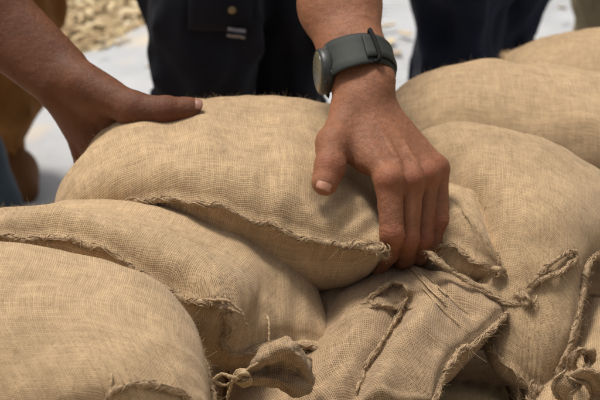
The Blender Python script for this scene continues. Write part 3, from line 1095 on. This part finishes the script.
def hand_field(arm, palm, fingers, tendons, extra=()):
    """arm/palm: lists of (a, b, r1, r2); fingers: list of (pts, rad)"""
    def fn(P):
        c = P.mean(0)
        R = np.sqrt(((P - c) ** 2).sum(1).max()) + .03
        c = c[None]
        far = lambda a, b, r1, r2: d_cone(c, a, b, r1, r2)[0] > R
        d = np.full(len(P), 9.0)
        for a, b, r1, r2 in arm:
            if not far(a, b, r1, r2):
                d = smin(d, d_cone(P, a, b, r1, r2), 0.022)
        for a, b, r1, r2 in palm:
            if not far(a, b, r1, r2):
                d = smin(d, d_cone(P, a, b, r1, r2), 0.013)
        for a, b, r in tendons:
            if not far(a, b, r, r * .9):
                d = smin(d, d_cone(P, a, b, r, r * .9), 0.006)
        fd = np.full(len(P), 9.0)
        for pts, rad in fingers:
            if chain(c, pts, rad, 0.004)[0] <= R:
                fd = smin(fd, chain(P, pts, rad, 0.004), 0.0010)
        d = smin(d, fd, 0.0088)
        for q, r, k in extra:
            if np.linalg.norm(c - q) - r <= R:
                d = smin(d, np.linalg.norm(P - q, axis=1) - r, k)
        return d
    return fn

def skin_attrs(v, knuckles, creases, tips):
    kn = np.zeros(len(v))
    for p, s in knuckles:
        kn = np.maximum(kn, np.exp(-((v - p) ** 2).sum(1) / s ** 2))
    cr = np.zeros(len(v))
    for p, ax, s in creases:
        dd = v - p
        y = dd @ ax
        lat = np.linalg.norm(dd - y[:, None] * ax, axis=1)
        wob = 0.0012 * vnoise(v * 160, 21)
        cr += np.sin((y + wob) * 2 * np.pi / 0.0036) * np.exp(-(y / (s * .6)) ** 2) * np.exp(-(lat / (s * 1.6)) ** 4)
    tp = np.zeros(len(v))
    for p, s in tips:
        tp = np.maximum(tp, np.exp(-((v - p) ** 2).sum(1) / s ** 2))
    return {'knuckle': kn, 'crease': cr, 'tip': tp}

def make_nail(parent, c, fwd, nrm, w, l, mat, rad):
    """curved nail plate: c centre on the skin, fwd towards the tip, nrm outwards"""
    f = norm(np.asarray(fwd, float))
    n_ = norm(nrm - f * (nrm @ f))
    s_ = np.cross(f, n_)
    nu, nv = 13, 11
    v = []
    for k, off in ((0, 0.0), (1, -0.0007)):
        for j in range(nv):
            b = -1 + 2 * j / (nv - 1)
            hw = w / 2 * (1 - 0.22 * max(0, -b) ** 3) * (1 - 0.10 * max(0, b) ** 4)
            for i in range(nu):
                a = -1 + 2 * i / (nu - 1)
                th = a * hw / rad
                by = b * l / 2 - (0.0016 * a * a if b > 0 else -0.0022 * a * a * -b)
                p = c + f * by + s_ * math.sin(th) * rad + n_ * (math.cos(th) - 1) * rad - n_ * (0.10 * l * b * b) + n_ * off
                v.append(p)
    m = nu * nv
    fc = []
    for j in range(nv - 1):
        for i in range(nu - 1):
            a = j * nu + i
            fc.append((a, a + 1, a + nu + 1, a + nu))
            fc.append((m + a, m + a + nu, m + a + nu + 1, m + a + 1))
    rim = [i for i in range(nu)] + [j * nu + nu - 1 for j in range(1, nv)] + [m - 1 - i for i in range(1, nu)] + [j * nu for j in range(nv - 2, 0, -1)]
    for a, b in zip(rim, rim[1:] + rim[:1]):
        fc.append((a, a + m, b + m, b))
    return link_mesh('fingernail', v, fc, mat, parent)

TOCAM = -FW

# ---- the hand with the watch (left hand of the person standing behind)
WR = V(364, 97, -.02)
ELB = V(313, -95, .155)
ax_arm = norm(ELB - WR)                                   # up the arm
e1 = norm(np.cross(ax_arm, TOCAM))                       # across
if e1[0] < 0:
    e1 = -e1
e2 = np.cross(e1, ax_arm)
if e2 @ TOCAM < 0:
    e2 = -e2
SHO2 = np.array([-.06, .60, 1.13])
def arm_pair(a, b, s1, s2, r1, r2):
    return [(a + e1 * s1, b + e1 * s2, r1, r2), (a - e1 * s1, b - e1 * s2, r1, r2)]
MIDF = WR + (ELB - WR) * .45
arm2 = arm_pair(WR, MIDF, .0105, .013, .0172, .0245) + arm_pair(MIDF, ELB, .013, .010, .0245, .032) + [(ELB, SHO2, .041, .052)]
arm2 += [(WR + e1 * .019 + e2 * .006 + ax_arm * .014, WR + e1 * .017 + ax_arm * .05, .0095, .012)]
mc = [V(389, 181, -.080), V(411, 180, -.068), V(427, 174, -.052), V(437, 168, -.036)]
cb = [V(354, 112, -.022), V(363, 110, -.026), V(371, 109, -.022), V(379, 108, -.014)]
palm2 = [(cb[i], mc[i] - TOCAM * .002, .0150, r) for i, r in enumerate((.0120, .0118, .0108, .0098))]
palm2 += [(V(364, 108, -.012), V(398, 168, -.045), .020, .018), (V(370, 115, -.005), V(424, 170, -.035), .018, .014)]
TH_C, TH_M, TH_I, TH_T = V(349, 113, -.020), V(333, 143, -.055), V(330, 167, -.072), V(325, 182, -.079)
palm2 += [(TH_C, TH_M, .0165, .0148), (V(352, 138, -.035), V(368, 162, -.058), .0125, .010), (V(345, 145, -.045), V(362, 158, -.052), .010, .009)]
fing2 = [
    ([mc[0], V(392, 234, -.086), V(388, 254, -.058), V(379, 268, -.038)], [.0126, .0110, .0094, .0082]),
    ([mc[1], V(408, 239, -.069), V(405, 258, -.043), V(400, 268, -.022)], [.0120, .0104, .0092, .0080]),
    ([mc[2], V(423, 238, -.052), V(419, 255, -.032), V(414, 264, -.014)], [.0112, .0098, .0088, .0078]),
    ([mc[3], V(440, 221, -.045), V(436, 242, -.040), V(429, 253, -.026)], [.0104, .0092, .0084, .0076]),
    ([TH_M, TH_I, TH_T], [.0148, .0142, .0126])]
tend2 = [(cb[i] + TOCAM * .0120 + (mc[i] - cb[i]) * .18, mc[i] + TOCAM * .0088, .0022) for i in range(4)]
# veins over the back of the hand
def vein(pts, r=.0010):
    p = spline(pts, 10)
    return [(p[i], p[i + 1], r) for i in range(9)]
tend2 += vein([cb[1] + TOCAM * .0140 + RT * .004, V(384, 138, -.0585), V(392, 152, -.0700), V(401, 168, -.0770)])
tend2 += vein([cb[2] + TOCAM * .0135, V(398, 138, -.0530), V(410, 155, -.0655), V(419, 168, -.0715)])
ext2 = [(mc[0] + TOCAM * .0035 + UP * .001, .0112, .004), (mc[1] + TOCAM * .004, .0105, .004), (mc[2] + TOCAM * .004, .0095, .004), (mc[3] + TOCAM * .003, .0090, .004)]
fn2 = hand_field(arm2, palm2, fing2, tend2, ext2)
allp = np.array([WR, ELB, SHO2] + mc + [p for f in fing2 for p in f[0]])
v2, f2 = surface(fn2, allp.min(0) - .062, allp.max(0) + .062, .0013)

P2 = thing('person', 'person in dark navy work trousers wearing a watch, pressing the bag down with one hand', 'person', (-.12, .72, 0))
kn = [(m + TOCAM * .012, .011) for m in mc] + [(f[0][1] + TOCAM * .008, .010) for f in fing2[:4]] + [(TH_I + TOCAM * .012, .011)]
crs = [(f[0][1], norm(f[0][2] - f[0][0]), .011) for f in fing2[:4]] + [(TH_I, norm(TH_T - TH_M), .013), (V(358, 165, -.05), norm(RT + UP * .2), .012)]
tips2 = [(TH_T - UP * .006, .013)] + [(f[0][-1], .010) for f in fing2[:4]]
v2 = v2 + 0.00022 * np.stack([fbm(v2 * 210, 30 + k, 2) for k in range(3)], 1)
link_mesh('body', v2, f2, M_SKIN, P2, attrs=skin_attrs(v2, kn, crs, tips2))
def on_skin(fn, p, d):
    """march from p along d to the skin"""
    d = norm(np.asarray(d, float))
    p = np.array(p, float)
    for _ in range(60):
        s = float(fn(p[None])[0])
        if s < 0:
            p = p - d * s * 1.0
        else:
            p = p - d * s * .9
        if abs(s) < 1e-5:
            break
    return p
nd = norm(TOCAM * 1.0 + UP * .22 + RT * .10)
nc = on_skin(fn2, TH_T + norm(TH_T - TH_I) * .0035 + nd * .01, nd)
make_nail(P2, nc + nd * .0002, TH_T - TH_I, nd, .0160, .0150, M_NAIL, .0116)
tipm = fing2[2][0]

def body_hair(parent, v, f, sel, n, seed, mat, along):
    fc = f[sel(v[f].mean(1))]
    r = np.random.default_rng(seed)
    k = fc[r.integers(0, len(fc), n)]
    q = v[k]
    nn = norm(np.cross(q[:, 1] - q[:, 0], q[:, 3] - q[:, 0]))
    P = q.mean(1)
    hv, hf = fibres(P - nn * .0004, norm(nn * .35 + along), .010, .000055, seed + 1, .25, 4)
    o = link_mesh('hair', hv, hf, mat, parent)
    o['kind'] = 'stuff'
M_HAIR = plain('dark_body_hair', (0.030, 0.018, 0.012), 0.5)
body_hair(P2, v2, f2, lambda c: ((c - WR) @ ax_arm > -.045) & ((c - WR) @ ax_arm < .25), 1500, 401, M_HAIR, -ax_arm * .7 + e1 * .5)

# ---- the hand on the left end of the bag (right hand of the person at the left edge)
W1 = V(60, 76, .080)
E1 = V(-95, -60, .13)
SHO1 = np.array([-.66, .62, 1.10])
a1 = norm(E1 - W1)
q1 = norm(np.cross(a1, TOCAM))
M1 = W1 + (E1 - W1) * .5
arm1 = [(W1 + q1 * .012, M1 + q1 * .014, .0205, .029), (W1 - q1 * .012, M1 - q1 * .014, .0205, .029),
        (M1 + q1 * .014, E1, .029, .037), (M1 - q1 * .014, E1, .029, .037), (E1, SHO1, .042, .052)]
m1 = [V(116, 122, .082), V(104, 138, .098), V(93, 146, .112), V(82, 147, .126)]
c1 = [V(78, 88, .072), V(72, 92, .080), V(66, 96, .088), V(60, 98, .096)]
palm1 = [(c1[i], m1[i], .0160, r) for i, r in enumerate((.0125, .0125, .0115, .0105))]
palm1 += [(V(70, 90, .09), V(98, 132, .105), .020, .016)]
T_C, T_M, T_I, T_T = V(84, 84, .062), V(134, 110, .040), V(166, 111, .030), V(189, 109, .032)
palm1 += [(T_C, T_M, .0200, .0165), (V(95, 100, .066), V(118, 118, .070), .016, .012), (V(70, 76, .07), V(106, 96, .062), .017, .015)]
fing1 = [
    ([m1[0], V(122, 166, .105), V(136, 186, .12), V(148, 198, .13)], [.0128, .0108, .0092, .0080]),
    ([m1[1], V(108, 178, .120), V(124, 200, .135), V(138, 212, .145)], [.0125, .0108, .0092, .0080]),
    ([m1[2], V(96, 184, .132), V(112, 204, .147), V(126, 215, .155)], [.0115, .0100, .0088, .0078]),
    ([m1[3], V(84, 180, .142), V(96, 196, .155), V(108, 206, .162)], [.0105, .0090, .0080, .0070]),
    ([T_M, T_I, T_T], [.0165, .0143, .0120])]
tend1 = [(c1[i] + TOCAM * .014, m1[i] + TOCAM * .0110, .0026) for i in range(3)]
ext1 = [(T_M + UP * .004 + TOCAM * .003, .0135, .005), (T_I + UP * .002 + TOCAM * .002, .0125, .003)]
fn1 = hand_field(arm1, palm1, fing1, tend1, ext1)
allp = np.array([W1, E1, SHO1] + m1 + [p for f in fing1 for p in f[0]])
v1, f1 = surface(fn1, allp.min(0) - .062, allp.max(0) + .062, .0016)
v1 = v1 + 0.00022 * np.stack([fbm(v1 * 210, 40 + k, 2) for k in range(3)], 1)
P1 = thing('person', 'person in brown trousers at the left edge, thumb on the bag', 'person', (-.66, 1.2, 0))
kn = [(T_I + TOCAM * .01, .012), (T_M + TOCAM * .012, .013)] + [(m + TOCAM * .011, .011) for m in m1]
crs = [(T_I, norm(T_T - T_M), .013)]
link_mesh('body', v1, f1, M_SKIN_D, P1, attrs=skin_attrs(v1, kn, crs, [(T_T + RT * .008, .012)]))
body_hair(P1, v1, f1, lambda c: (c - W1) @ a1 > -.02, 1500, 411, M_HAIR, -a1 * .7 + q1 * .5)
nd = norm(TOCAM * .72 + UP * .58 + RT * .28)
nc = on_skin(fn1, T_T + RT * .004 + nd * .01, nd)
make_nail(P1, nc + nd * .0001, T_T - T_I, nd, .0140, .0140, M_NAIL_D, .0105)

# ------------------------------------------------------------------ wristwatch
WC = WR + ax_arm * .036 + e2 * .002
watch = thing('wristwatch', 'chunky grey wristwatch with a wide strap and olive face on the tanned wrist', 'wristwatch', WC)
def wpt(phi, rad_off=0.0, along=0.0):
    return WC + e1 * math.cos(phi) * (.0345 + rad_off) + e2 * math.sin(phi) * (.0285 + rad_off) + ax_arm * along
def strap(name, ph0, ph1, w0, w1, thick, mat, n=70, ridges=True):
    prof = []
    nb = 15
    for b in range(nb):
        y = -1 + 2 * b / (nb - 1)
        h = thick / 2 * (1 - abs(y) ** 6)
        if ridges:
            h += .0005 * (1 if abs(abs(y) - .62) < .12 else 0)
        prof.append((y, h))
    prof2 = prof + [(y, -thick / 2 * (1 - abs(y) ** 6) - .0002) for y, _ in prof[::-1]]
    vs, fs = [], []
    m = len(prof2)
    for i in range(n):
        t = i / (n - 1)
        ph = ph0 + (ph1 - ph0) * t
        w = w0 + (w1 - w0) * t
        for y, h in prof2:
            vs.append(wpt(ph, h, y * w / 2 + .0012 * math.sin(ph * 3)))
    for i in range(n - 1):
        for j in range(m):
            k = (j + 1) % m
            fs.append((i * m + j, i * m + k, (i + 1) * m + k, (i + 1) * m + j))
    fs.append(tuple(range(m))[::-1])
    fs.append(tuple((n - 1) * m + j for j in range(m)))
    return link_mesh(name, vs, fs, mat, watch)
PC = math.radians(166)
strap('strap', PC - .50, -PC + .62, .043, .034, .0032, M_STRAP, 90)
strap('strap_end', math.radians(75), math.radians(-15), .0300, .0285, .0030, M_STRAP, 40).location += Vector(tuple(e2 * .0032 + e1 * .002))
# case
def lathe(name, prof, c, axis, ref, mat, parent, n=40, squash=1.0):
    ax = norm(axis)
    u = norm(ref - ax * (ref @ ax))
    w_ = np.cross(ax, u)
    vs, fs = [], []
    for r_, h_ in prof:
        for k in range(n):
            a = 2 * math.pi * k / n
            vs.append(c + ax * h_ + u * math.cos(a) * r_ + w_ * math.sin(a) * r_ * squash)
    for i in range(len(prof) - 1):
        for k in range(n):
            k2 = (k + 1) % n
            fs.append((i * n + k, i * n + k2, (i + 1) * n + k2, (i + 1) * n + k))
    fs.append(tuple(range(n))[::-1])
    fs.append(tuple((len(prof) - 1) * n + k for k in range(n)))
    return link_mesh(name, vs, fs, mat, parent)
cn = e1 * math.cos(PC) + e2 * math.sin(PC)
cc = wpt(PC, -.0065)
case = lathe('case', [(.0185, -.002), (.0212, 0), (.0225, .003), (.0225, .008), (.0213, .0102), (.0198, .0106)], cc, cn, ax_arm, M_CASE, watch)
lathe('watch_face', [(.0194, .0098), (.0194, .0110), (.0182, .0116)], cc, cn, ax_arm, M_FACE, case)
for k in (-.007, .007):
    lathe('button', [(.0022, 0), (.0022, .003), (.0016, .0036)], cc + cn * .0055 - ax_arm * .0185 + e2 * k, -ax_arm, e2, M_CASE, case, 14)
# lugs join strap and case
for sgn in (1, -1):
    strap('lug', PC - sgn * .30, PC - sgn * .56, .034, .042, .0052, M_CASE, 12, False)
# keeper loop round the strap
kp = math.radians(58)
kl = []
for k in range(41):
    a = 2 * math.pi * k / 40
    ca, sa = math.cos(a), math.sin(a)
    kl.append(wpt(kp + .03 * math.sin(a * 2), .0042 * np.sign(sa) * abs(sa) ** .7 + .003, .0205 * np.sign(ca) * abs(ca) ** .8))
vs, fs, _ = tube(np.array(kl), .0021, 8)
link_mesh('keeper_loop', vs, fs, M_LOOP, watch)
# ------------------------------------------------------------------ clothing of the people behind the pile
def garment(name, chains, parent, mat, h=.008, fold=.006, k=.05, seed=0, fscale=(26, 26, 11), ripple=0.0):
    ch = [([np.asarray(p, float) for p in pts], rad) for pts, rad in chains]
    def fn(P):
        d = None
        for pts, rad in ch:
            e = chain(P, pts, rad, k)
            d = e if d is None else smin(d, e, k * .35)
        w = fbm(P * np.array(fscale), seed, 2)
        w = w - 1.2 * np.abs(vnoise(P * np.array(fscale) * .7 + 5, seed + 1))
        return d - fold * w
    allp = np.array([p for pts, _ in ch for p in pts])
    m = max(max(r) for _, r in ch) + .03
    v, f = surface(fn, allp.min(0) - m, allp.max(0) + m, h)
    return link_mesh(name, v, f, mat, parent)

def boot(name, heel, toe, parent, mat, top=.13, seed=0):
    heel, toe = np.array(heel, float), np.array(toe, float)
    d = norm(toe - heel)
    z = np.array([0, 0, 1.0])
    return garment(name, [([heel + z * .045, heel + z * .05 + d * .10, toe + z * .036], [.042, .043, .034]),
                          ([heel + z * .06 + d * .02, heel + z * (top + .02)], [.045, .048]),
                          ([heel + z * .022 - d * .01, toe + z * .022 + d * .01], [.022, .022])], parent, mat, .006, .0015, .02, seed)

# person with the watch
tr = garment('trousers', [([(-.135, .88, .86), (-.130, .74, .52), (-.136, .74, .28), (-.150, .78, .10)], [.105, .080, .071, .062]),
                          ([(-.045, .90, .86), (-.022, .84, .52), (-.024, .86, .28), (-.03, .90, .10)], [.105, .074, .066, .060]),
                          ([(-.13, .90, .93), (-.05, .90, .93)], [.115, .115])], P2, M_NAVY, .006, .013, .05, 70)
garment('shirt', [([(-.10, .90, .98), (-.14, .74, 1.12), (-.16, .60, 1.22)], [.13, .145, .11]),
                  ([(-.06, .62, 1.15), SHO2 + (ELB - SHO2) * .55], [.072, .060]),
                  ([(-.27, .66, 1.15), (-.33, .60, .98)], [.072, .060])], P2, M_SHIRTB, .010, .008, .05, 71)
boot('boot', (-.150, .80, 0), (-.165, .62, 0), P2, M_BOOTD, seed=72)
boot('boot', (-.03, .92, 0), (-.01, .74, 0), P2, M_BOOTD, seed=73)
# pocket, snap and label on the near thigh
def plate(name, quad, thick, mat, parent, n=8, bulge=0.0, seed=0):
    q = np.asarray(quad, float)
    nn = norm(np.cross(q[1] - q[0], q[3] - q[0]))
    vs, fs = [], []
    for side in (0, 1):
        for j in range(n):
            for i in range(n):
                s, t = i / (n - 1), j / (n - 1)
                p = q[0] * (1 - s) * (1 - t) + q[1] * s * (1 - t) + q[2] * s * t + q[3] * (1 - s) * t
                b = bulge * (1 - (2 * s - 1) ** 2) * (1 - (2 * t - 1) ** 2)
                vs.append(p + nn * ((thick if side == 0 else 0) + b + .001 * math.sin(7 * s + 5 * t + seed)))
    m = n * n
    for j in range(n - 1):
        for i in range(n - 1):
            a = j * n + i
            fs.append((a, a + 1, a + n + 1, a + n))
            fs.append((m + a, m + a + n, m + a + n + 1, m + a + 1))
    rim = list(range(n)) + [j * n + n - 1 for j in range(1, n)] + [m - 1 - i for i in range(1, n)] + [j * n for j in range(n - 2, 0, -1)]
    for a, b in zip(rim, rim[1:] + rim[:1]):
        fs.append((a, a + m, b + m, b))
    return link_mesh(name, vs, fs, mat, parent, True)
def wq(pxs, Y):
    return [W(x, y, Y) for x, y in pxs]
pk = plate('pocket', wq([(188, 26), (252, 30), (254, -30), (190, -34)], .655), .012, M_NAVY, tr, 10, .012)
plate('pocket_label', wq([(227, 36), (245, 38.5), (246, 29.5), (228, 27)], .636), .002, M_TAG, pk, 4)
plate('label_stripe', wq([(227, 33.2), (245.6, 35.6), (245.8, 33.2), (227.4, 30.8)], .633), .002, M_NAVY2, pk, 4)
lathe('snap_button', [(.0052, 0), (.0050, .002), (.0036, .0034), (.001, .004)], W(232, 10, .630), np.array([0, -.9, .3]), RT, M_BRASS, pk, 20)

# person at the left edge
garment('trousers', [([(-.66, 1.10, .86), (-.50, 1.22, .50), (-.478, 1.22, .34), (-.500, 1.20, .19), (-.530, 1.20, .10), (-.518, 1.19, .035)], [.11, .090, .078, .070, .044, .062]),
                     ([(-.74, 1.05, .86), (-.68, .95, .50), (-.545, 1.0, .27)], [.11, .085, .050]),
                     ([(-.74, 1.08, .92), (-.66, 1.08, .92)], [.12, .12])], P1, M_BROWN, .006, .014, .05, 80)
garment('shirt', [([(-.70, 1.05, .98), (-.72, .86, 1.10), (-.72, .70, 1.18)], [.135, .145, .11]),
                  ([SHO1, SHO1 + (E1 - SHO1) * .5], [.074, .062]),
                  ([(-.82, .68, 1.10), (-.85, .58, .9)], [.074, .062])], P1, M_SHIRT, .010, .008, .05, 81)
boot('boot', (-.540, 1.26, 0), (-.475, 1.14, 0), P1, M_BOOT, .10, 82)
garment('boot', [([(-.482, 1.0, .06), (-.505, 1.0, .17), (-.525, 1.0, .26)], [.040, .034, .040]), ([(-.482, 1.0, .04), (-.44, .86, .03)], [.038, .030])], P1, M_BOOTB, .005, .002, .02, 83)

# person behind on the right
P3 = thing('person', 'person in plain dark trousers standing behind the right sandbags', 'person', (.30, 1.15, 0))
garment('trousers', [([(.265, 1.20, .86), (.250, 1.10, .46), (.252, 1.10, .26), (.25, 1.13, .10)], [.11, .082, .074, .062]),
                     ([(.375, 1.22, .86), (.352, 1.18, .46), (.312, 1.22, .24), (.30, 1.26, .10)], [.11, .072, .062, .058]),
                     ([(.27, 1.22, .93), (.36, 1.22, .93)], [.12, .12])], P3, M_NAVY2, .006, .013, .05, 90)
garment('shirt', [([(.31, 1.22, 1.0), (.31, 1.22, 1.38)], [.135, .15]), ([(.14, 1.22, 1.38), (.08, 1.20, 1.08)], [.07, .055]),
                  ([(.48, 1.22, 1.38), (.54, 1.20, 1.08)], [.07, .055])], P3, M_SHIRTB, .012, .008, .05, 91)
boot('boot', (.25, 1.16, 0), (.23, .98, 0), P3, M_BOOTD, seed=92)
boot('boot', (.30, 1.30, 0), (.31, 1.10, 0), P3, M_BOOTD, seed=93)

P4 = thing('person', 'person in khaki trousers at the top right corner', 'person', (.58, 1.5, 0))
garment('trousers', [([(.58, 1.52, .86), (.572, 1.5, .46), (.570, 1.5, .16)], [.11, .084, .074]),
                     ([(.72, 1.52, .86), (.74, 1.5, .46), (.74, 1.52, .12)], [.11, .084, .070]),
                     ([(.60, 1.53, .93), (.70, 1.53, .93)], [.12, .12])], P4, M_KHAKI, .006, .012, .05, 95)
boot('boot', (.57, 1.54, 0), (.55, 1.34, 0), P4, M_BOOTD, .16, 96)
boot('boot', (.74, 1.55, 0), (.76, 1.36, 0), P4, M_BOOTD, .16, 97)
